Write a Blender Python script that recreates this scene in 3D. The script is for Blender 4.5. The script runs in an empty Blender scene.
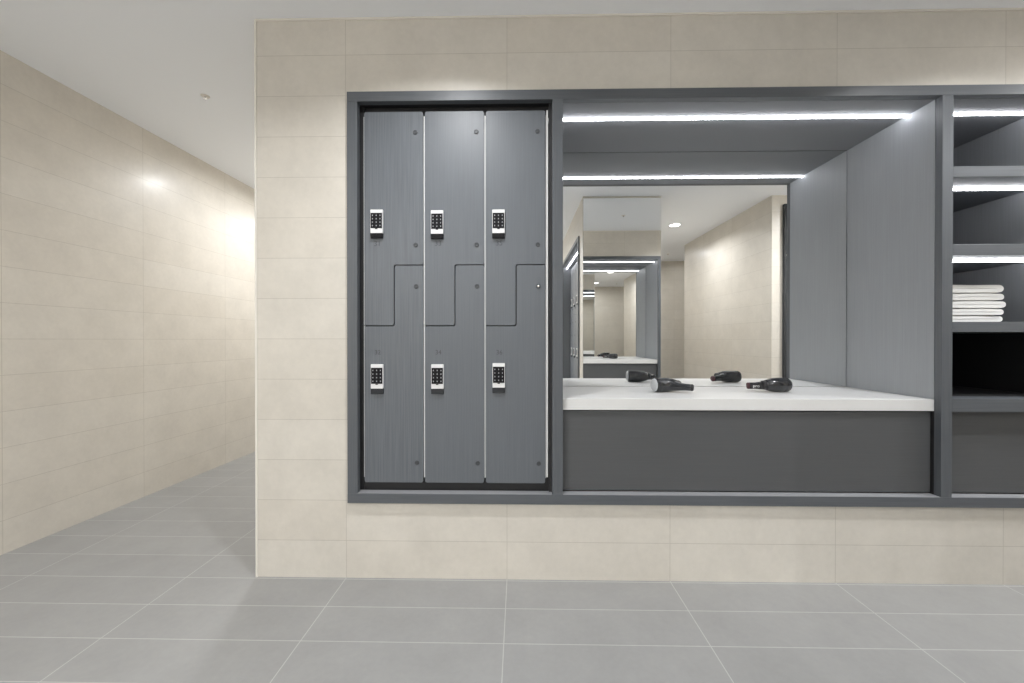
import bpy, bmesh, math, random
from mathutils import Vector, Matrix
random.seed(7)
S = bpy.context.scene
COL = S.collection
PI = math.pi

# ------------------------------------------------------------------ dimensions (metres)
CEIL = 2.765
WALL_Y = 1.94          # face of the tiled front wall
FRAME_Y = 1.918        # face of the joinery frame
MIRROR_Y = 2.465
RAIL = 0.048
Z0, Z1 = 0.379, 2.391  # frame outer bottom / top
X0, X1 = -0.841, 2.693

# ------------------------------------------------------------------ materials
MATS = {}
def new_mat(name):
    m = bpy.data.materials.new(name); m.use_nodes = True
    MATS[name] = m
    return m, m.node_tree, m.node_tree.nodes['Principled BSDF']
def simple(name, col, rough=0.5, metal=0.0, spec=0.5, coat=0.0):
    m, nt, b = new_mat(name)
    b.inputs['Base Color'].default_value = (*col, 1)
    b.inputs['Roughness'].default_value = rough
    b.inputs['Metallic'].default_value = metal
    b.inputs['Specular IOR Level'].default_value = spec
    b.inputs['Coat Weight'].default_value = coat
    return m
def node(nt, t, **kw):
    n = nt.nodes.new(t)
    for k, v in kw.items():
        if k in n.inputs.keys(): n.inputs[k].default_value = v
        else: setattr(n, k, v)
    return n
def math_node(nt, op, a, b=None):
    n = nt.nodes.new('ShaderNodeMath'); n.operation = op
    for i, v in enumerate((a, b)):
        if v is None: continue
        if isinstance(v, (int, float)): n.inputs[i].default_value = v
        else: nt.links.new(v, n.inputs[i])
    return n.outputs[0]
def mixc(nt, fac, a, b, typ='MIX'):
    n = nt.nodes.new('ShaderNodeMix'); n.data_type = 'RGBA'; n.blend_type = typ
    for idx, v in ((0, fac), (6, a), (7, b)):
        if isinstance(v, tuple): n.inputs[idx].default_value = (*v, 1)
        elif isinstance(v, (int, float)): n.inputs[idx].default_value = v
        else: nt.links.new(v, n.inputs[idx])
    return n.outputs[2]

def tile_material(name, c1, c2, grout, horizontal, rough, ox, oy, joint, bump=0.15, coat=0.0):
    """large-format 0.8 x 0.2 m stack-bonded porcelain, laid out in world metres"""
    m, nt, b = new_mat(name)
    geo = node(nt, 'ShaderNodeNewGeometry')
    sp = node(nt, 'ShaderNodeSeparateXYZ'); nt.links.new(geo.outputs['Position'], sp.inputs[0])
    if horizontal:
        u = math_node(nt, 'ADD', sp.outputs[0], ox); v = math_node(nt, 'ADD', sp.outputs[1], oy)
    else:
        sn = node(nt, 'ShaderNodeSeparateXYZ'); nt.links.new(geo.outputs['True Normal'], sn.inputs[0])
        side = math_node(nt, 'GREATER_THAN', math_node(nt, 'ABSOLUTE', sn.outputs[0]), 0.6)
        ux = math_node(nt, 'ADD', sp.outputs[0], ox)
        uy = math_node(nt, 'ADD', sp.outputs[1], 0.274)
        u = math_node(nt, 'ADD', math_node(nt, 'MULTIPLY', ux, math_node(nt, 'SUBTRACT', 1.0, side)), math_node(nt, 'MULTIPLY', uy, side))
        v = math_node(nt, 'ADD', sp.outputs[2], oy)
    cb = node(nt, 'ShaderNodeCombineXYZ'); nt.links.new(u, cb.inputs[0]); nt.links.new(v, cb.inputs[1])
    br = node(nt, 'ShaderNodeTexBrick', offset=0.0, squash=1.0, offset_frequency=1, squash_frequency=1)
    nt.links.new(cb.outputs[0], br.inputs['Vector'])
    br.inputs['Scale'].default_value = 1.0
    br.inputs['Mortar Size'].default_value = joint
    br.inputs['Mortar Smooth'].default_value = 0.2
    br.inputs['Bias'].default_value = 0.0
    br.inputs['Brick Width'].default_value = 0.797
    br.inputs['Row Height'].default_value = 0.2
    br.inputs['Color1'].default_value = (*c1, 1); br.inputs['Color2'].default_value = (*c2, 1)
    br.inputs['Mortar'].default_value = (*grout, 1)
    n1 = node(nt, 'ShaderNodeTexNoise', Scale=5.0, Detail=6.0, Roughness=0.62); nt.links.new(geo.outputs['Position'], n1.inputs['Vector'])
    n2 = node(nt, 'ShaderNodeTexNoise', Scale=42.0, Detail=4.0, Roughness=0.6); nt.links.new(geo.outputs['Position'], n2.inputs['Vector'])
    a = math_node(nt, 'ADD', math_node(nt, 'MULTIPLY', n1.outputs[0], 0.26), math_node(nt, 'MULTIPLY', n2.outputs[0], 0.12))
    val = math_node(nt, 'ADD', a, 0.81)
    cv = node(nt, 'ShaderNodeCombineColor'); [nt.links.new(val, cv.inputs[i]) for i in range(3)]
    mott = mixc(nt, 1.0, br.outputs['Color'], cv.outputs[0], 'MULTIPLY')
    nt.links.new(mott, b.inputs['Base Color'])
    b.inputs['Roughness'].default_value = rough
    b.inputs['Coat Weight'].default_value = coat
    b.inputs['Coat Roughness'].default_value = 0.22
    bp = node(nt, 'ShaderNodeBump', Strength=bump, Distance=0.002)
    hgt = math_node(nt, 'SUBTRACT', math_node(nt, 'MULTIPLY', n2.outputs[0], 0.15), br.outputs['Fac'])
    nt.links.new(hgt, bp.inputs['Height']); nt.links.new(bp.outputs[0], b.inputs['Normal'])
    return m

tile_material('wall_tile', (0.665, 0.63, 0.57), (0.645, 0.605, 0.54), (0.50, 0.465, 0.41), False, 0.42, 0.059, -0.1845 + 0.2, 0.0014, coat=0.16)
tile_material('floor_tile', (0.305, 0.305, 0.302), (0.292, 0.292, 0.289), (0.46, 0.46, 0.45), True, 0.42, 0.059, -0.128 + 0.2, 0.0019, bump=0.1)
simple('ceiling_paint', (0.915, 0.94, 0.98), 0.9, spec=0.2)
simple('trim_white', (0.80, 0.77, 0.71), 0.5)

def laminate(name, col, grain, rough=0.42, axis='Z', spec=0.5):
    """charcoal woodgrain laminate, fine streaks along one axis"""
    m, nt, b = new_mat(name)
    tc = node(nt, 'ShaderNodeTexCoord')
    mp = node(nt, 'ShaderNodeMapping'); nt.links.new(tc.outputs['Object'], mp.inputs[0])
    sc = {'Z': (160, 160, 3.0), 'X': (3.0, 160, 160)}[axis]
    mp.inputs['Scale'].default_value = sc
    n = node(nt, 'ShaderNodeTexNoise', Scale=1.0, Detail=3.0, Roughness=0.6); nt.links.new(mp.outputs[0], n.inputs['Vector'])
    n3 = node(nt, 'ShaderNodeTexNoise', Scale=2.2, Detail=2.0, Roughness=0.5); nt.links.new(tc.outputs['Object'], n3.inputs['Vector'])
    v = math_node(nt, 'ADD', math_node(nt, 'MULTIPLY', math_node(nt, 'SUBTRACT', n.outputs[0], 0.5), grain), 1.0)
    v = math_node(nt, 'ADD', v, math_node(nt, 'MULTIPLY', math_node(nt, 'SUBTRACT', n3.outputs[0], 0.5), 0.12))
    cv = node(nt, 'ShaderNodeCombineColor'); [nt.links.new(v, cv.inputs[i]) for i in range(3)]
    nt.links.new(mixc(nt, 1.0, col, cv.outputs[0], 'MULTIPLY'), b.inputs['Base Color'])
    b.inputs['Roughness'].default_value = rough
    b.inputs['Specular IOR Level'].default_value = spec
    bp = node(nt, 'ShaderNodeBump', Strength=0.08, Distance=0.001)
    nt.links.new(n.outputs[0], bp.inputs['Height']); nt.links.new(bp.outputs[0], b.inputs['Normal'])
    return m
CAB = (0.125, 0.138, 0.155)
laminate('door_laminate', CAB, 0.35)
laminate('door_laminate_grained', CAB, 0.8)
laminate('frame_laminate', (0.098, 0.107, 0.119), 0.5)
laminate('frame_laminate_across', (0.098, 0.107, 0.119), 0.5, axis='X')
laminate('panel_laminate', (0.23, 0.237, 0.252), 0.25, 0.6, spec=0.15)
laminate('panel_laminate_lit', (0.33, 0.345, 0.364), 0.2, 0.5, spec=0.3)  # same laminate as panels, lightened in place of light falling on the sides
laminate('drawer_laminate', (0.088, 0.091, 0.095), 0.25, 0.45, axis='X')
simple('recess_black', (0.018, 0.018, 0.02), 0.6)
simple('carcass_grey', (0.66, 0.67, 0.67), 0.45)
simple('hinge_cap_dark', (0.055, 0.06, 0.066), 0.4)
simple('chrome', (0.75, 0.76, 0.78), 0.15, 1.0)
simple('lock_silver', (0.80, 0.80, 0.81), 0.35, 0.0)
simple('keypad_black', (0.006, 0.006, 0.008), 0.5, 0, 0.2)
simple('key_print', (0.34, 0.34, 0.36), 0.5)
simple('under_lock_dark', (0.008, 0.008, 0.01), 0.6, 0, 0.2)  # near-black block below the upper door locks
simple('under_lock_grey', (0.03, 0.032, 0.036), 0.6, 0, 0.3)  # dark grey block below the lower door locks
simple('number_print', (0.06, 0.064, 0.07), 0.5)
simple('mirror_edge', (0.25, 0.32, 0.30), 0.3)
simple('mirror_silver', (0.965, 0.97, 0.965), 0.0, 1.0)
simple('dryer_black', (0.011, 0.012, 0.015), 0.2, 0.0, 0.6, 0.4)
simple('dryer_matt', (0.02, 0.02, 0.022), 0.5)
simple('dryer_grille', (0.5, 0.51, 0.53), 0.35)
simple('dryer_red', (0.07, 0.025, 0.03), 0.4)
simple('logo_white', (0.8, 0.8, 0.8), 0.4)
simple('door_dark', (0.055, 0.057, 0.06), 0.8, 0, 0.1)
simple('switch_grey', (0.2, 0.2, 0.21), 0.4)

def stone():
    m, nt, b = new_mat('quartz_white')
    tc = node(nt, 'ShaderNodeTexCoord')
    n = node(nt, 'ShaderNodeTexNoise', Scale=60.0, Detail=4.0, Roughness=0.7); nt.links.new(tc.outputs['Object'], n.inputs['Vector'])
    v = math_node(nt, 'ADD', math_node(nt, 'MULTIPLY', n.outputs[0], 0.05), 0.96)
    cv = node(nt, 'ShaderNodeCombineColor'); [nt.links.new(v, cv.inputs[i]) for i in range(3)]
    nt.links.new(mixc(nt, 1.0, (0.74, 0.74, 0.735), cv.outputs[0], 'MULTIPLY'), b.inputs['Base Color'])
    b.inputs['Roughness'].default_value = 0.3
stone()
def terry():
    m, nt, b = new_mat('towel_white')
    tc = node(nt, 'ShaderNodeTexCoord')
    n = node(nt, 'ShaderNodeTexNoise', Scale=420.0, Detail=3.0, Roughness=0.7); nt.links.new(tc.outputs['Object'], n.inputs['Vector'])
    b.inputs['Base Color'].default_value = (0.84, 0.835, 0.82, 1)
    b.inputs['Roughness'].default_value = 0.95
    b.inputs['Specular IOR Level'].default_value = 0.1
    bp = node(nt, 'ShaderNodeBump', Strength=0.5, Distance=0.003)
    nt.links.new(n.outputs[0], bp.inputs['Height']); nt.links.new(bp.outputs[0], b.inputs['Normal'])
terry()
def emit(name, col, strength):
    m, nt, b = new_mat(name)
    b.inputs['Base Color'].default_value = (0.8, 0.8, 0.8, 1)
    b.inputs['Emission Color'].default_value = (*col, 1)
    b.inputs['Emission Strength'].default_value = strength
emit('led_diffuser', (0.95, 0.96, 1.0), 22.0)
emit('lamp_lens', (1.0, 0.985, 0.96), 12.0)

# ------------------------------------------------------------------ mesh helpers
def box(bm, x0, x1, y0, y1, z0, z1, mi=0, bevel=0.0):
    r = bmesh.ops.create_cube(bm, size=1.0)
    vs = r['verts']
    for v in vs:
        v.co = Vector((x0 + (v.co.x + .5) * (x1 - x0), y0 + (v.co.y + .5) * (y1 - y0), z0 + (v.co.z + .5) * (z1 - z0)))
    fs = set(f for v in vs for f in v.link_faces)
    if bevel:
        es = list(set(e for v in vs for e in v.link_edges))
        g = bmesh.ops.bevel(bm, geom=es, offset=bevel, segments=2, affect='EDGES', profile=0.5)
        fs = set(f for v in set(v for f in g['faces'] for v in f.verts) for f in v.link_faces)
    for f in fs: f.material_index = mi
def prism(bm, pts, y0, y1, mi=0, bevel=0.0):
    """outline in x,z extruded along y"""
    a = [bm.verts.new((x, y0, z)) for x, z in pts]
    c = [bm.verts.new((x, y1, z)) for x, z in pts]
    n = len(pts); fs = [bm.faces.new(a), bm.faces.new(c[::-1])]
    for i in range(n): fs.append(bm.faces.new((a[i], c[i], c[(i + 1) % n], a[(i + 1) % n])))
    if bevel:
        g = bmesh.ops.bevel(bm, geom=list(fs[0].edges), offset=bevel, segments=2, affect='EDGES', profile=0.5)
    for f in bm.faces:
        if f in fs: f.material_index = mi
def lathe(bm, prof, axis='Z', seg=32, mi=0, cap=True, origin=(0, 0, 0)):
    """profile of (radius, height) turned about an axis"""
    o = Vector(origin); rings = []
    for r, h in prof:
        ring = []
        for i in range(seg):
            a = 2 * PI * i / seg
            c, s = r * math.cos(a), r * math.sin(a)
            p = {'Z': (c, s, h), 'X': (h, c, s), 'Y': (c, h, s)}[axis]
            ring.append(bm.verts.new(o + Vector(p)))
        rings.append(ring)
    for a, b in zip(rings, rings[1:]):
        for i in range(seg):
            f = bm.faces.new((a[i], a[(i + 1) % seg], b[(i + 1) % seg], b[i])); f.material_index = mi; f.smooth = True
    if cap:
        for ring in (rings[0], rings[-1]):
            f = bm.faces.new(ring); f.material_index = mi
def tube(bm, path, seg=20, mi=0):
    """path of (point, rx, rz): elliptical sections swept along a horizontal path"""
    rings = []
    for i, (p, ra, rb) in enumerate(path):
        p = Vector(p)
        q0 = Vector(path[max(i - 1, 0)][0]); q1 = Vector(path[min(i + 1, len(path) - 1)][0])
        t = (q1 - q0).normalized(); side = t.cross(Vector((0, 0, 1))).normalized(); upv = side.cross(t)
        rings.append([bm.verts.new(p + side * ra * math.cos(2 * PI * k / seg) + upv * rb * math.sin(2 * PI * k / seg)) for k in range(seg)])
    for a, b in zip(rings, rings[1:]):
        for i in range(seg):
            f = bm.faces.new((a[i], a[(i + 1) % seg], b[(i + 1) % seg], b[i])); f.material_index = mi; f.smooth = True
    for ring in (rings[0], rings[-1]):
        f = bm.faces.new(ring); f.material_index = mi
def obj(name, bm, mats, parent=None):
    bmesh.ops.recalc_face_normals(bm, faces=bm.faces)
    me = bpy.data.meshes.new(name); bm.to_mesh(me); bm.free()
    for m in ([mats] if isinstance(mats, str) else mats): me.materials.append(MATS[m])
    o = bpy.data.objects.new(name, me); COL.objects.link(o)
    if parent: o.parent = parent
    return o
def boxes(name, lst, mats, parent=None, bevel=0.0):
    bm = bmesh.new()
    for b in lst: box(bm, *b[:6], mi=(b[6] if len(b) > 6 else 0), bevel=bevel)
    return obj(name, bm, mats, parent)
def thing(name, label, cat, loc=(0, 0, 0), rotz=0, group=None):
    o = bpy.data.objects.new(name, None); COL.objects.link(o)
    o.empty_display_size = 0.05
    o.location = loc; o.rotation_euler = (0, 0, rotz)
    tag(o, label, cat, group)
    return o
def tag(o, label, cat, group=None):
    o['label'] = label; o['category'] = cat
    if group: o['group'] = group
    return o
def struct(o, label=None, cat=None):
    o['kind'] = 'structure'
    if label: o['label'] = label
    if cat: o['category'] = cat
    return o
def rebase(o, loc):
    """put a mesh thing's origin at a point of its own"""
    o.data.transform(Matrix.Translation(-Vector(loc))); o.location = loc
    return o
def copy_tree(o, parent=None):
    c = o.copy(); COL.objects.link(c)
    if parent: c.parent = parent
    for ch in [q for q in bpy.data.objects if q.parent == o]:
        copy_tree(ch, c)
    return c

# ------------------------------------------------------------------ the room
FX0, FX1, FY0, FY1 = -3.3, 4.3, -3.3, 6.3
struct(boxes('floor', [(FX0, FX1, FY0, FY1, -0.12, 0.0)], 'floor_tile'), 'grey stack-bonded porcelain tile floor with pale grout lines', 'floor')
struct(boxes('ceiling', [(FX0, FX1, FY0, FY1, CEIL, CEIL + 0.12)], 'ceiling_paint'), 'plain flat white painted ceiling', 'ceiling')
struct(boxes('wall_front', [
    (-1.305, X0 + 0.004, WALL_Y, 2.62, 0, CEIL),
    (X0 + 0.004, X1 - 0.004, WALL_Y, 2.62, 0, Z0 + 0.004),
    (X0 + 0.004, X1 - 0.004, WALL_Y, 2.62, Z1 - 0.004, CEIL),
    (X1 - 0.004, 4.2, WALL_Y, 2.62, 0, CEIL),
    (X0 + 0.004, X1 - 0.004, 2.58, 2.62, Z0, Z1)], 'wall_tile'), 'beige tiled wall around the dark joinery', 'wall')
struct(boxes('wall_passage', [(-1.305, -1.2, 2.62, 6.2, 0, CEIL)], 'wall_tile'), 'beige tiled side of the passage behind the corner', 'wall')
bm = bmesh.new()
def lx(y): return -2.838 + 0.0265 * (y - 2.1)
vs = []
for z in (0, CEIL):
    vs += [bm.verts.new(p) for p in ((lx(-3.2), -3.2, z), (lx(6.2), 6.2, z), (-3.2, 6.2, z), (-3.2, -3.2, z))]
for q in ((0, 1, 2, 3), (4, 5, 6, 7), (0, 1, 5, 4), (1, 2, 6, 5), (2, 3, 7, 6), (3, 0, 4, 7)): bm.faces.new([vs[i] for i in q])
struct(obj('wall_left', bm, 'wall_tile'), 'long beige tiled wall at the far left', 'wall')
struct(boxes('wall_far', [(-2.85, -1.2, 6.0, 6.2, 0, CEIL)], 'wall_tile'))
struct(boxes('wall_back', [(-3.1, 4.2, -3.25, -3.1, 0, CEIL)], 'wall_tile'), 'beige tiled wall at the end of the room', 'wall')
struct(boxes('wall_right', [(4.2, 4.3, -3.1, WALL_Y, 0, CEIL)], 'wall_tile'))
# pier that carries the tall mirror and, on its left side, a second locker bank
PX0, PX1, PY1 = 0.706, 1.567, 0.54
LY0, LY1 = 0.31, -1.594      # second locker bank, along the pier's left face
struct(boxes('wall_pier', [
    (PX0, PX1, LY0 - 0.004, PY1, 0, CEIL), (PX0, PX1, -3.1, LY1 + 0.004, 0, CEIL),
    (PX0, PX1, LY1 + 0.004, LY0 - 0.004, 0, Z0 + 0.004), (PX0, PX1, LY1 + 0.004, LY0 - 0.004, Z1 - 0.004, CEIL),
    (1.50, PX1, LY1 + 0.004, LY0 - 0.004, Z0, Z1)], 'wall_tile'))
struct(boxes('wall_inner', [(2.775, 4.2, -1.75, 0.54, 0, CEIL)], 'wall_tile'))
d = struct(boxes('door_1', [(2.905, 3.72, 0.544, 0.57, 0.005, 2.10)], 'door_dark', bevel=0.003))
struct(boxes('door_frame', [(2.89, 2.905, 0.54, 0.576, 0, 2.66), (3.72, 3.735, 0.54, 0.576, 0, 2.66), (2.905, 3.72, 0.54, 0.576, 2.645, 2.66), (2.905, 3.72, 0.542, 0.572, 2.113, 2.645)], 'door_dark', d))
bm = bmesh.new(); lathe(bm, [(0.011, 0), (0.011, 0.05), (0.0, 0.051)], 'Y', 16, origin=(3.00, 0.57, 1.02), cap=False); box(bm, 2.99, 3.12, 0.605, 0.622, 1.011, 1.029, bevel=0.004)
struct(obj('door_handle', bm, 'chrome', d))
struct(boxes('trim_1', [(-1.309, -1.300, 1.9355, 1.9445, 0, CEIL - 0.001)], 'trim_white'), 'thin pale metal trim on the outer wall corner', 'trim')
struct(boxes('trim_2', [(-1.300, 4.2, 1.934, 1.9405, CEIL - 0.009, CEIL - 0.0005)], 'trim_white'), 'thin white bead between wall and ceiling', 'trim')

# ------------------------------------------------------------------ joinery surround
def surround(t, xs, stiles, yb=0.034, fillers=True):
    """flush timber frame in the local x,z plane, face at y=0"""
    xa, xb = xs
    boxes('top_rail', [(xa, xb, 0, yb, Z1 - RAIL, Z1)], 'frame_laminate_across', t, 0.0012)
    boxes('bottom_rail', [(xa, xb, 0, yb + 0.014, Z0, Z0 + RAIL)], 'frame_laminate_across', t, 0.0012)
    for a, b in stiles:
        boxes('stile', [(a, b, 0.0006, yb, Z0 + RAIL, Z1 - RAIL)], 'frame_laminate', t, 0.0012)
sur = thing('joinery_surround', 'charcoal woodgrain frame around lockers, vanity alcove and towel shelves', 'frame', (0, FRAME_Y, 0))
surround(sur, (X0, X1), [(X0, X0 + 0.05), (0.162, 0.213), (2.0145, 2.065), (X1 - RAIL, X1)])
simple('sill_grey', (0.30, 0.305, 0.32), 0.35)
for a, b in ((X0 + .051, 0.1615), (0.2135, 2.014), (2.0655, X1 - RAIL - .0005)):
    boxes('sill_strip', [(a, b, 0.002, 0.047, Z0 + RAIL, Z0 + RAIL + 0.0012)], 'sill_grey', sur)
# dark lining of the locker recess
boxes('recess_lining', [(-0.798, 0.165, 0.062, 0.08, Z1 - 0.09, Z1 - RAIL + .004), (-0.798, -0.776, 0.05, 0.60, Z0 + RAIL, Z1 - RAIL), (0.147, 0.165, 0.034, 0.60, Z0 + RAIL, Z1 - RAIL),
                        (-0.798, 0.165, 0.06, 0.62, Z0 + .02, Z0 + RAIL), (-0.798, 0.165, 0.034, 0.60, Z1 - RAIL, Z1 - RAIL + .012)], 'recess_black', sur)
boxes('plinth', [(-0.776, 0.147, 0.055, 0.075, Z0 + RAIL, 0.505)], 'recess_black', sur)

# ------------------------------------------------------------------ lockers (local: x across, y=0 door face, z=0 door bottom)
def rounded(pts, r):
    """round the corners of an outline; pts = (x, z, radius factor)"""
    out = []; n = len(pts)
    for i, (x, z, k) in enumerate(pts):
        if k == 0: out.append((x, z)); continue
        p = Vector((x, z)); a = Vector(pts[i - 1][:2]) - p; b = Vector(pts[(i + 1) % n][:2]) - p
        a.normalize(); b.normalize(); rr = r * k
        c = p + (a + b) * rr
        s = p + a * rr; e = p + b * rr
        for j in range(6):
            w = j / 5; q = s.lerp(e, w); q = c + (q - c).normalized() * rr
            out.append((q.x, q.y))
    return out
HW = 0.1462
UP = rounded([(-HW, 0.780, .6), (0.0, 0.780, 1), (0.0, 1.0805, 1), (HW, 1.0805, .6), (HW, 1.835, 1), (-HW, 1.835, 1)], 0.009)
LOW = rounded([(-HW, 0.0, 1), (HW, 0.0, 1), (HW, 1.0755, .6), (0.0055, 1.0755, 1), (0.0055, 0.7745, 1), (-HW, 0.7745, .6)], 0.009)
def text_mesh(txt, size):
    cu = bpy.data.curves.new('tmp_text', 'FONT'); cu.body = txt; cu.size = size; cu.align_x = 'CENTER'; cu.align_y = 'CENTER'; cu.extrude = 0.0004
    o = bpy.data.objects.new('tmp_text', cu); COL.objects.link(o)
    dg = bpy.context.evaluated_depsgraph_get()
    me = bpy.data.meshes.new_from_object(o.evaluated_get(dg))
    bpy.data.objects.remove(o); bpy.data.curves.remove(cu)
    me.transform(Matrix.Rotation(PI / 2, 4, 'X'))
    return me
def number_marking(txt, x, z, parent, size=0.036, y=-0.0003, mat='number_print'):
    me = text_mesh(txt, size); me.name = 'number_marking'
    me.materials.clear(); me.materials.append(MATS[mat])
    for p in me.polygons: p.material_index = 0
    o = bpy.data.objects.new('number_marking', me); COL.objects.link(o); o.location = (x, y, z); o.parent = parent
    return o
def keypad_lock(parent, z, h, x, block_h, bm_mat):
    """slim silver lock body, black 3 x 4 keypad on its face, dark block below"""
    bm = bmesh.new(); w = 0.0305
    box(bm, x - w - 0.001, x + w - 0.001, -0.0125, -0.0002, z - h / 2 - block_h, z - h / 2 + 0.001, 3, 0.002)
    box(bm, x - w, x + w, -0.0150, -0.0002, z - h / 2, z + h / 2, 0, 0.002)
    box(bm, x - w + 0.0025, x + w - 0.0025, -0.0168, -0.0148, z - h / 2 + 0.024, z + h / 2 - 0.017, 1, 0.0006)
    kw = (2 * w - 0.005) / 3; kz0 = z - h / 2 + 0.028; kh = (h - 0.049) / 4
    for i in range(3):
        for j in range(4):
            cx = x - w + 0.0025 + kw * (i + .5); cz = kz0 + kh * (j + .5)
            box(bm, cx - 0.0022, cx + 0.0022, -0.0174, -0.0166, cz - 0.0032, cz + 0.0032, 2)
    box(bm, x - 0.006, x + 0.006, -0.0172, -0.0166, z - h / 2 + 0.0195, z - h / 2 + 0.0235, 1)
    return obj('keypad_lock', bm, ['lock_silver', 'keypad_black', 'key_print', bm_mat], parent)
def hinge_cap(parent, x, z, mat='hinge_cap_dark'):
    bm = bmesh.new()
    lathe(bm, [(0.0112, -0.0001), (0.0112, -0.0022), (0.0098, -0.0034), (0.0062, -0.0036), (0.0052, -0.0022)], 'Y', 28, origin=(x, 0, z))
    if mat == 'chrome':
        lathe(bm, [(0.0068, -0.003), (0.0066, -0.0056), (0.004, -0.0064)], 'Y', 28, 1, origin=(x, 0, z - 0.001))
    return obj('hinge_cap', bm, ['hinge_cap_dark', 'chrome'], parent)
def make_locker(label, loc, nums, mat, dz=(0, 0), chrome=False, lx_=-0.0835, group='two-tier lockers left of the vanity'):
    t = thing('locker', label, 'locker', loc, 0, group)
    bm = bmesh.new()
    W = 0.151
    for s in (-1, 1): box(bm, min(s * W, s * (W - .003)), max(s * W, s * (W - .003)), 0.006, 0.47, 0.024, 1.815)
    box(bm, -W + .003, W - .003, 0.462, 0.47, 0.024, 1.815); box(bm, -W + .003, W - .003, 0.03, 0.462, 0.024, 0.036); box(bm, -W + .003, W - .003, 0.03, 0.462, 1.803, 1.815)
    box(bm, -W + .003, 0.0, 0.03, 0.462, 0.772, 0.784); box(bm, 0.0, W - .003, 0.03, 0.462, 1.072, 1.084); box(bm, -0.004, 0.008, 0.03, 0.462, 0.784, 1.072)
    obj('carcass', bm, 'carcass_grey', t)
    # dark seals behind the stepped gap between the doors
    boxes('door_seal', [(-0.147, 0.012, 0.0185, 0.024, 0.768, 0.788), (-0.006, 0.012, 0.0185, 0.024, 0.788, 1.07), (-0.006, 0.147, 0.0185, 0.024, 1.07, 1.09)], 'recess_black', t)
    bm = bmesh.new(); prism(bm, UP, 0, 0.018, 0, 0.001); u = obj('upper_door', bm, mat, t)
    bm = bmesh.new(); prism(bm, LOW, 0, 0.018, 0, 0.001); l = obj('lower_door', bm, mat, t)
    keypad_lock(u, 1.291 + dz[0], 0.116, lx_, 0.023, 'under_lock_dark'); keypad_lock(l, 0.527 + dz[1], 0.120, lx_ + .001, 0.026, 'under_lock_grey')
    hinge_cap(u, 0.108, 1.733); hinge_cap(u, 0.110, 1.177)
    hinge_cap(l, 0.112, 0.972, 'chrome' if chrome else ''); hinge_cap(l, 0.115, 0.098)
    number_marking(nums[0], -0.081, 1.184, u); number_marking(nums[1], -0.080, 0.645, l, 0.032)
    return t
DOOR_Y = 1.948
lockers = [
    make_locker('leftmost of three charcoal lockers beside the vanity, door grain strongest', (-0.621, DOOR_Y, 0.472), ('31', '32'), 'door_laminate_grained', lx_=-0.0805),
    make_locker('middle of three charcoal two-door keypad lockers beside the vanity', (-0.319, DOOR_Y, 0.472), ('33', '34'), 'door_laminate', (-0.005, 0)),
    make_locker('charcoal two-door keypad locker nearest the vanity, one hinge cap showing chrome', (-0.017, DOOR_Y, 0.472), ('35', '36'), 'door_laminate', (-0.003, 0.006), True)]
ep = tag(boxes('end_panel', [(0.1345, 0.1425, 0, 0.47, 0.03, 1.835)], 'carcass_grey', None), 'narrow pale grey upright panel edge closing the right end of the lockers', 'panel')
ep.location = (0, DOOR_Y - 0.001, 0.472)
bm = bmesh.new(); box(bm, 0.1425, 0.147, 0.006, 0.03, 1.785, 1.80)
obj('fixing_bracket', bm, 'carcass_grey', ep)

# ------------------------------------------------------------------ vanity alcove
alc = thing('vanity_alcove', 'charcoal panel lining of the alcove around the vanity mirror', 'alcove', (0, 0, 0))
YP = FRAME_Y + 0.0355
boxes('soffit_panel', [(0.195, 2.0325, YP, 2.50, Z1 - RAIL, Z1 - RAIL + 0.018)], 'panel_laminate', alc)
boxes('side_panel', [(2.0145, 2.0325, YP, 2.50, 0.8905, Z1 - RAIL - .0005)], 'panel_laminate_lit', alc)
boxes('side_panel', [(0.195, 0.213, YP, 2.50, 0.8905, Z1 - RAIL - .0005)], 'panel_laminate_lit', alc)
boxes('side_panel', [(2.016, 2.0325, YP, 2.50, Z0 + RAIL, 0.833)], 'recess_black', alc)
boxes('side_panel', [(0.195, 0.2115, YP, 2.50, Z0 + RAIL, 0.833)], 'recess_black', alc)
mir = boxes('vanity_mirror', [(0.216, 2.0115, MIRROR_Y, MIRROR_Y + 0.006, 0.892, Z1 - RAIL - 0.0028)], ['mirror_silver', 'mirror_edge'])
for p in mir.data.polygons: p.material_index = 0 if p.normal.y < -0.9 else 1
rebase(mir, (1.114, MIRROR_Y, 0.892)); tag(mir, 'wide frameless wall mirror above the white vanity counter', 'mirror')
boxes('edge_seal', [(-0.9003, 0.9, 0.0062, 0.012, -0.0012, Z1 - RAIL - 0.8926), (-0.9003, -0.8984, 0.0012, 0.0062, -0.0012, Z1 - RAIL - 0.8926), (0.8979, 0.9, 0.0012, 0.0062, -0.0012, Z1 - RAIL - 0.8926), (-0.8984, 0.8979, 0.0012, 0.0062, Z1 - RAIL - 0.8945, Z1 - RAIL - 0.8926)], 'recess_black', mir)
ctr = boxes('vanity_counter', [(0.2135, 2.014, 1.950, MIRROR_Y - .0005, 0.834, 0.8905)], 'quartz_white', bevel=0.0015)
rebase(ctr, (1.114, 1.950, 0.834)); tag(ctr, 'white stone vanity counter slab below the mirror', 'counter')
vc = thing('vanity_cabinet', 'charcoal cabinet with one wide plain front under the white counter', 'cabinet', (1.114, 1.964, Z0 + RAIL))
boxes('front_panel', [(-0.896, 0.896, 0, 0.018, 0.006, 0.400)], 'drawer_laminate', vc, 0.001)
boxes('carcass', [(-0.89, 0.89, 0.02, 0.48, 0.004, 0.402)], 'recess_black', vc)

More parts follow.
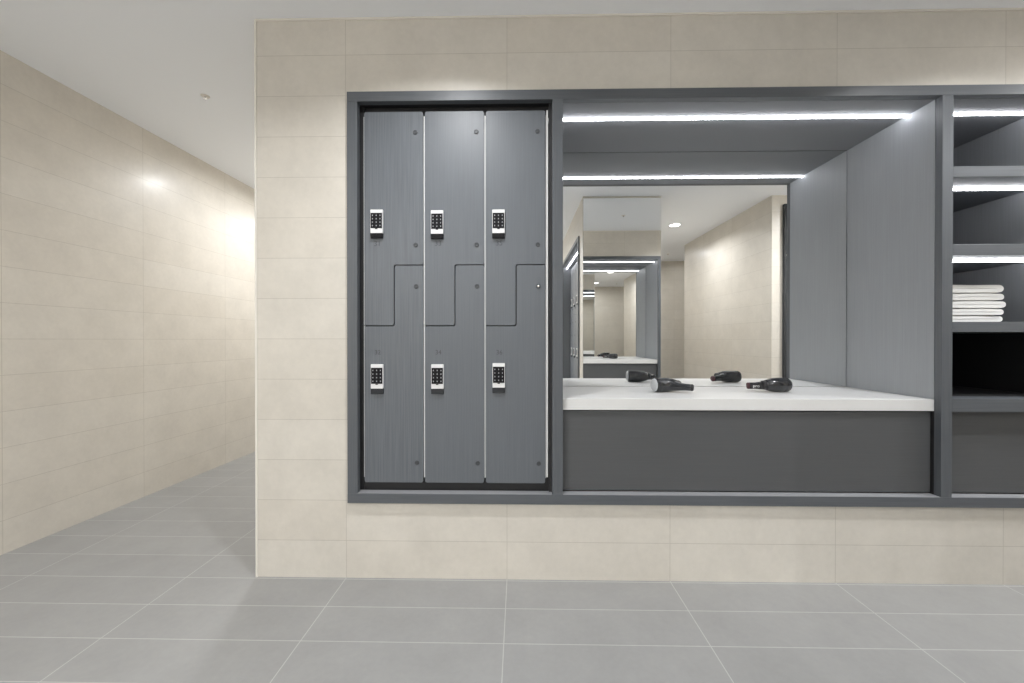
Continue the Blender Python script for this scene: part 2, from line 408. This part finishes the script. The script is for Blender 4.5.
# ------------------------------------------------------------------ open towel shelves
SX0, SX1 = 2.065, 2.645
sh = thing('towel_shelves', 'charcoal open shelf unit right of the vanity, lit from above', 'shelf unit', (0, 0, Z0 + RAIL))
sh.location = (0, FRAME_Y + 0.0355, Z0 + RAIL); zo = Z0 + RAIL
SHELF = [(1.955, 2.005), (1.5825, 1.635), (1.217, 1.2655), (0.836, 0.898)]
for a, b in SHELF:
    boxes('shelf', [(SX0 + .0005, SX1 - .0005, -0.0345, 0.51, a - zo, b - zo)], 'frame_laminate_across', sh, 0.001)
boxes('side_panel', [(SX0 - 0.018, SX0, 0, 0.53, 0.003, Z1 - RAIL - zo)], 'panel_laminate', sh)
boxes('side_panel', [(SX1, SX1 + 0.018, 0, 0.53, 0.003, Z1 - RAIL - zo)], 'panel_laminate', sh)
boxes('back_panel', [(SX0, SX1, 0.512, 0.53, 0.003, Z1 - RAIL - zo)], 'panel_laminate', sh)
boxes('top_panel', [(SX0 - .018, SX1 + .018, 0, 0.53, Z1 - RAIL - zo, Z1 - RAIL - zo + .018)], 'panel_laminate', sh)
boxes('front_panel', [(SX0 + .003, SX1 - .003, 0.012, 0.03, 0.006, 0.405)], 'drawer_laminate', sh, 0.001)
boxes('shade_lining', [(SX0 + .001, SX1 - .001, 0.05, 0.505, 0.473, 0.475), (SX0 + .001, SX0 + .003, 0.002, 0.505, 0.475, 0.792), (SX1 - .003, SX1 - .001, 0.002, 0.505, 0.475, 0.792), (SX0 + .003, SX1 - .003, 0.503, 0.505, 0.475, 0.792)], 'recess_black', sh)  # black sheets put shade into the compartment that has no strip light

# ------------------------------------------------------------------ LED strips
def led_strip(x0, x1, y, z, label):
    """slim round opal light tube let half into a panel on small clips"""
    t = thing('led_strip', label, 'strip light', ((x0 + x1) / 2, y, z - 0.0060), 0, 'strip lights in the joinery')
    h = (x1 - x0) / 2
    bm = bmesh.new(); lathe(bm, [(0.005, -h), (0.005, h)], 'X', 16)
    for k in range(5):
        q = -h + 0.04 + (2 * h - 0.08) * k / 4
        boxes('clip', [(q - .006, q + .006, -0.0025, 0.0025, 0.0050, 0.0057)], 'carcass_grey', t)
    obj('diffuser', bm, 'led_diffuser', t)
    return t
led_strip(0.215, 2.0125, 2.088, Z1 - RAIL, 'long glowing white strip light across the ceiling of the vanity alcove')
led_strip(SX0 + .002, SX1 - .002, 2.075, Z1 - RAIL, 'glowing white strip light in the top towel compartment')
led_strip(SX0 + .002, SX1 - .002, 2.066, SHELF[0][0], 'glowing white strip light in the empty second compartment from the top')
led_strip(SX0 + .002, SX1 - .002, 2.03, SHELF[1][0], 'glowing white strip light above the folded towels')

# ------------------------------------------------------------------ towels
def towel(w, d, h, seed):
    """hand towel folded in half: two plush layers joined by a round fold on the right"""
    rnd = random.Random(seed); bm = bmesh.new()
    r = h / 2; nx = 16; pts = []
    for i in range(nx + 1): pts.append((-w / 2 + (w - r) * i / nx, h))            # top run, left to right
    for k in range(1, 9):
        a = PI / 2 - PI * k / 8; pts.append((w / 2 - r + r * math.cos(a), r + r * math.sin(a)))
    for i in range(1, nx + 1): pts.append((w / 2 - r - (w - r) * i / nx, 0.0))
    for i in range(0, nx + 1): pts.append((-w / 2 + (w - r * 1.3) * i / nx, r - 0.0012))  # inner slit
    for i in range(0, nx + 1): pts.append((w / 2 - r * 1.3 - (w - r * 1.3) * i / nx, r + 0.0012))
    ph = [rnd.uniform(0, 6) for _ in range(5)]; rows = []; ny = 12
    for j in range(ny + 1):
        y = -d / 2 + d * j / ny; row = []
        e = min(j, ny - j); k = 1 - (0.16 if e == 0 else 0.04 if e == 1 else 0)
        for (x, z) in pts:
            wob = 0.0022 * math.sin(9 * x + ph[0]) * math.sin(8 * y + ph[1]) + 0.0014 * math.sin(31 * x + ph[2] + 6 * y)
            zz = r + (z - r) * k
            zz += wob * 0.4 if z > 0.001 else 0
            zz = min(zz, h)
            row.append(bm.verts.new((x + 0.004 * math.sin(10 * y + ph[3]), y + 0.003 * math.sin(14 * x + ph[4]), max(zz, 0.0))))
        rows.append(row)
    n = len(pts)
    for a, b in zip(rows, rows[1:]):
        for i in range(n):
            f = bm.faces.new((a[i], a[(i + 1) % n], b[(i + 1) % n], b[i])); f.smooth = True
    for row in (rows[0], rows[-1]):
        # ends: top layer, fold, bottom layer, as quads between outer and slit runs
        outer_t = row[0:nx + 1]; fold = row[nx + 1:nx + 9]; outer_b = row[nx + 8:2 * nx + 9]
        s_low = row[2 * nx + 9:3 * nx + 10]; s_up = row[3 * nx + 10:4 * nx + 11]
        for i in range(nx):
            bm.faces.new((outer_t[i], outer_t[i + 1], s_up[nx - i - 1], s_up[nx - i]))
            bm.faces.new((outer_b[nx - i], outer_b[nx - i - 1], s_low[i + 1], s_low[i]))
        bm.faces.new([outer_t[nx]] + list(fold) + [s_low[nx], s_up[0]])
    return bm
names = ['lowest white folded towel in the stack of five on the shelf', 'second white folded towel from the bottom of the stack', 'middle white folded towel of five, its fold sticking out furthest right',
         'second white folded towel from the top of the stack', 'topmost white folded towel, its upper side uncovered']
zt = 1.2655
for i, (hh, dx) in enumerate([(0.034, -0.004), (0.034, 0.0), (0.037, 0.012), (0.037, -0.003), (0.043, -0.002)]):
    w = towel(0.34, 0.30, hh, 40 + i)
    o = obj('folded_towel', w, 'towel_white'); o.location = (2.238 + dx, 2.155, zt + 0.0006); zt += hh + 0.0012
    tag(o, names[i], 'towel', 'folded towels on the shelf')

# ------------------------------------------------------------------ hair dryers lying on the counter
def hair_dryer(label, loc, rotz, grille, cap, logo):
    t = thing('hair_dryer', label, 'hair dryer', loc, rotz, 'hair dryers on the counter')
    R = 0.043; c = (0, 0, R)
    t.scale = (0.92, 0.92, 0.92)
    th = math.radians(9); dx, dy = math.cos(th), math.sin(th)
    bm = bmesh.new()
    lathe(bm, [(R * .90, -0.062), (R, -0.056), (R, -0.028), (R * .985, -0.026), (R, -0.024), (R * .99, 0.02), (R * .90, 0.048), (R * .72, 0.070), (R * .62, 0.082), (R * .56, 0.082), (R * .5, 0.05)], 'X', 40)
    b = obj('barrel', bm, 'dryer_black', t); b.location = c; b.rotation_euler = (0, 0, th)
    bm = bmesh.new()
    lathe(bm, [(R * .90, -0.0615), (R * .86, -0.067), (R * .70, -0.070), (0.001, -0.071)], 'X', 40)
    for q in range(3):
        rr = R * (.28 + .2 * q)
        lathe(bm, [(rr, -0.0705), (rr, -0.0725), (rr + .0025, -0.0725), (rr + .0025, -0.0700)], 'X', 32, cap=False)
    g = obj('rear_grille', bm, grille, t); g.location = c; g.rotation_euler = (0, 0, th)
    bm = bmesh.new()
    lathe(bm, [(R * .60, 0.080), (R * .58, 0.094), (R * .50, 0.100), (R * .44, 0.100), (R * .42, 0.075)], 'X', 32)
    g = obj('nozzle', bm, 'dryer_matt', t); g.location = c; g.rotation_euler = (0, 0, th)
    ha = math.radians(-14); hx, hy = math.cos(ha), math.sin(ha)
    bm = bmesh.new()
    P0 = Vector((-0.005, -0.006, 0.040)); L = 0.152
    sec = [(0.0, .030, .032), (0.03, .029, .031), (0.06, .0255, .0275), (0.09, .0215, .0235), (0.12, .0195, .0205), (0.14, .0195, .0205), (L, .0190, .020)]
    tube(bm, [((P0.x + hx * s, P0.y + hy * s, 0.040 - 0.055 * s), a, b2) for s, a, b2 in sec], 24)
    h = obj('handle', bm, 'dryer_black', t)
    bm = bmesh.new()
    tube(bm, [((P0.x + hx * s, P0.y + hy * s, 0.040 - 0.055 * s), a, b2) for s, a, b2 in [(L - .001, .0196, .0206), (L + .008, .0192, .0200), (L + .012, .016, .017), (L + .013, .008, .009)]], 24)
    obj('end_cap', bm, cap, t)
    bm = bmesh.new()
    s = 0.075
    box(bm, -0.014, 0.014, -0.006, 0.006, -0.003, 0.004, bevel=0.0015)
    sw = obj('switch', bm, 'switch_grey', h); sw.location = (P0.x + hx * s, P0.y + hy * s, 0.040 - 0.055 * s + 0.0255); sw.rotation_euler = (0, 0.12, ha)
    if logo:
        me = text_mesh('pro', 0.026); me.name = 'logo'; me.materials.clear(); me.materials.append(MATS['logo_white'])
        o = bpy.data.objects.new('logo', me); COL.objects.link(o); o.parent = h
        s = 0.122; n = Vector((hy, -hx, 0))
        return t, o, h, (P0, hx, hy, ha)
    return t, None, h, None
hair_dryer('black hair dryer with pale round grille facing left, handle pointing right', (0.806, 2.205, 0.8908), math.radians(0), 'dryer_grille', 'dryer_matt', False)
t, lg, h, (P0, hx, hy, ha) = hair_dryer('black hair dryer with rounded end at right, white lettering on handle pointing left', (1.432, 2.215, 0.8908), math.radians(178), 'dryer_matt', 'dryer_red', True)
s = 0.118                                           # lettering on the handle's camera side
lg.location = (P0.x + hx * s - hy * 0.0212, P0.y + hy * s + hx * 0.0212, 0.040 - 0.055 * s)
lg.rotation_euler = (0, 0, ha + PI)

# ------------------------------------------------------------------ second locker bank, in the pier's left side (seen in the mirror)
t2 = thing('locker_surround', 'charcoal frame around the locker bank reflected at the left of the vanity mirror', 'frame', (PX0 - 0.018, 0, 0), -PI / 2)
# local x runs towards -y, local y runs towards +x
la, lb = -LY0, -LY1
surround(t2, (la, lb), [(la, la + 0.045), (lb - 0.045, lb)])
boxes('recess_lining', [(la + .045, lb - .045, 0.034, 0.70, Z1 - RAIL, Z1 - RAIL + .012), (la + .003, la + .045, 0.034, 0.70, Z0 + RAIL, Z1 - RAIL), (lb - .045, lb - .003, 0.034, 0.70, Z0 + RAIL, Z1 - RAIL), (la + .003, lb - .003, 0.048, 0.70, Z0 + .03, Z0 + RAIL)], 'panel_laminate', t2)
boxes('plinth', [(la + .045, lb - .045, 0.19, 0.20, Z0 + RAIL, 0.49)], 'recess_black', t2)
for k in range(6):
    o = copy_tree(lockers[1])
    o.location = (PX0 + 0.13, -(la + 0.047 + 0.151 + 0.302 * k), 0.472); o.rotation_euler = (0, 0, -PI / 2)
    o['label'] = 'charcoal keypad locker in the bank seen only as a reflection at the mirror edge'
    o['group'] = 'lockers reflected in the mirror'
ls = led_strip(-0.90, 0.90, 0, 0, 'glowing strip light above the reflected locker bank')
ls.location = (PX0 + 0.075, -(la + lb) / 2, Z1 - RAIL - 0.0060); ls.rotation_euler = (0, 0, -PI / 2)
wm = boxes('wall_mirror', [(PX0 + .004, PX1 - .004, PY1 + .001, PY1 + .007, 0.08, 2.742)], ['mirror_silver', 'mirror_edge'])
for p in wm.data.polygons: p.material_index = 0 if p.normal.y > 0.9 else 1
rebase(wm, (1.1, PY1 + .001, 0.08)); tag(wm, 'tall frameless mirror on the opposite pier, reflected inside the vanity mirror', 'mirror')

# ------------------------------------------------------------------ ceiling fittings
def downlight(x, y, power, label, spread=172, group='recessed downlights'):
    t = thing('downlight', label, 'downlight', (x, y, CEIL), 0, group)
    bm = bmesh.new(); lathe(bm, [(0.066, 0.0), (0.092, 0.0), (0.092, -0.003), (0.088, -0.006), (0.070, -0.006), (0.066, -0.003)], 'Z', 40, cap=False)
    obj('trim_ring', bm, 'ceiling_paint', t)
    bm = bmesh.new(); lathe(bm, [(0.067, -0.0005), (0.067, -0.003), (0.001, -0.0035)], 'Z', 40, cap=False)
    obj('lens', bm, 'lamp_lens', t)
    L = bpy.data.lights.new('lamp', 'AREA'); L.shape = 'DISK'; L.size = 0.13; L.energy = power; L.color = (0.972, 0.985, 1.0); L.spread = math.radians(spread)
    o = bpy.data.objects.new('lamp', L); COL.objects.link(o); o.parent = t; o.location = (0, 0, -0.008)
    return t
downlight(-0.35, 1.20, 14.5, 'round recessed downlight above the lockers', 138)
downlight(2.15, 1.20, 13, 'round recessed downlight above the towel shelves', 138)
downlight(-2.0, 1.20, 3, 'round recessed downlight by the long left wall', 135)
downlight(2.15, -0.57, 12.5, 'round recessed downlight glowing in the reflected ceiling beside the tall mirror', 150)
downlight(2.15, -2.30, 9, 'round recessed downlight at the end of the reflected passage')
downlight(-0.60, -2.30, 42, 'added fill downlight out of view behind the camera')  # unseen lamp added behind the camera as main room fill
downlight(-2.0, -2.30, 66, 'added fill downlight out of view in the left rear corner')  # second unseen lamp, added to even out the light on the walls
downlight(-1.92, 3.85, 19, 'round recessed downlight in the passage behind the corner, mirrored in the glossy tile')
downlight(-1.90, 5.3, 17, 'added unseen fill downlight at the far end of the passage behind the corner')  # extra lamp out of sight, put in to brighten the passage ceiling
downlight(3.45, -2.40, 2, 'round recessed downlight beyond the reflected passage')
downlight(3.6, 1.45, 32, 'added unseen fill downlight in front of the dark door')  # added lamp outside the view, placed and weighted for its fill light
def sprinkler(x, y, label):
    t = thing('sprinkler_head', label, 'sprinkler', (x, y, CEIL), 0, 'ceiling sprinklers')
    bm = bmesh.new(); lathe(bm, [(0.001, 0), (0.026, -0.0005), (0.024, -0.003), (0.012, -0.005)], 'Z', 28); obj('escutcheon', bm, 'trim_white', t)
    bm = bmesh.new(); lathe(bm, [(0.006, -0.005), (0.006, -0.010), (0.004, -0.011), (0.004, -0.015), (0.010, -0.016), (0.010, -0.018)], 'Z', 20); obj('deflector', bm, 'chrome', t)
sprinkler(-2.04, 2.54, 'small ceiling sprinkler above the passage at left')
sprinkler(1.33, 1.23, 'small ceiling sprinkler reflected at the top of the tall mirror')
sprinkler(2.75, -2.42, 'small ceiling sprinkler reflected near the end of the passage')

# ------------------------------------------------------------------ world, camera, view
w = bpy.data.worlds.new('world'); S.world = w; w.use_nodes = True
w.node_tree.nodes['Background'].inputs[0].default_value = (0.8, 0.8, 0.8, 1); w.node_tree.nodes['Background'].inputs[1].default_value = 0.05
cam = bpy.data.cameras.new('camera'); co = bpy.data.objects.new('camera', cam); COL.objects.link(co)
cam.sensor_fit = 'HORIZONTAL'; cam.sensor_width = 36.0; cam.lens = 395 / 1024 * 36; cam.clip_start = 0.02
co.location = (0, 0, 1.18); co.rotation_euler = (math.radians(90 - 0.25), 0, math.radians(1.015))
S.camera = co
S.view_settings.view_transform = 'Standard'; S.view_settings.look = 'None'
S.view_settings.gamma = 1.0; S.view_settings.use_curve_mapping = False
S.view_settings.exposure = 0.24
S.cycles.max_bounces = 20; S.cycles.diffuse_bounces = 8; S.cycles.glossy_bounces = 14
S.cycles.sample_clamp_indirect = 4.0
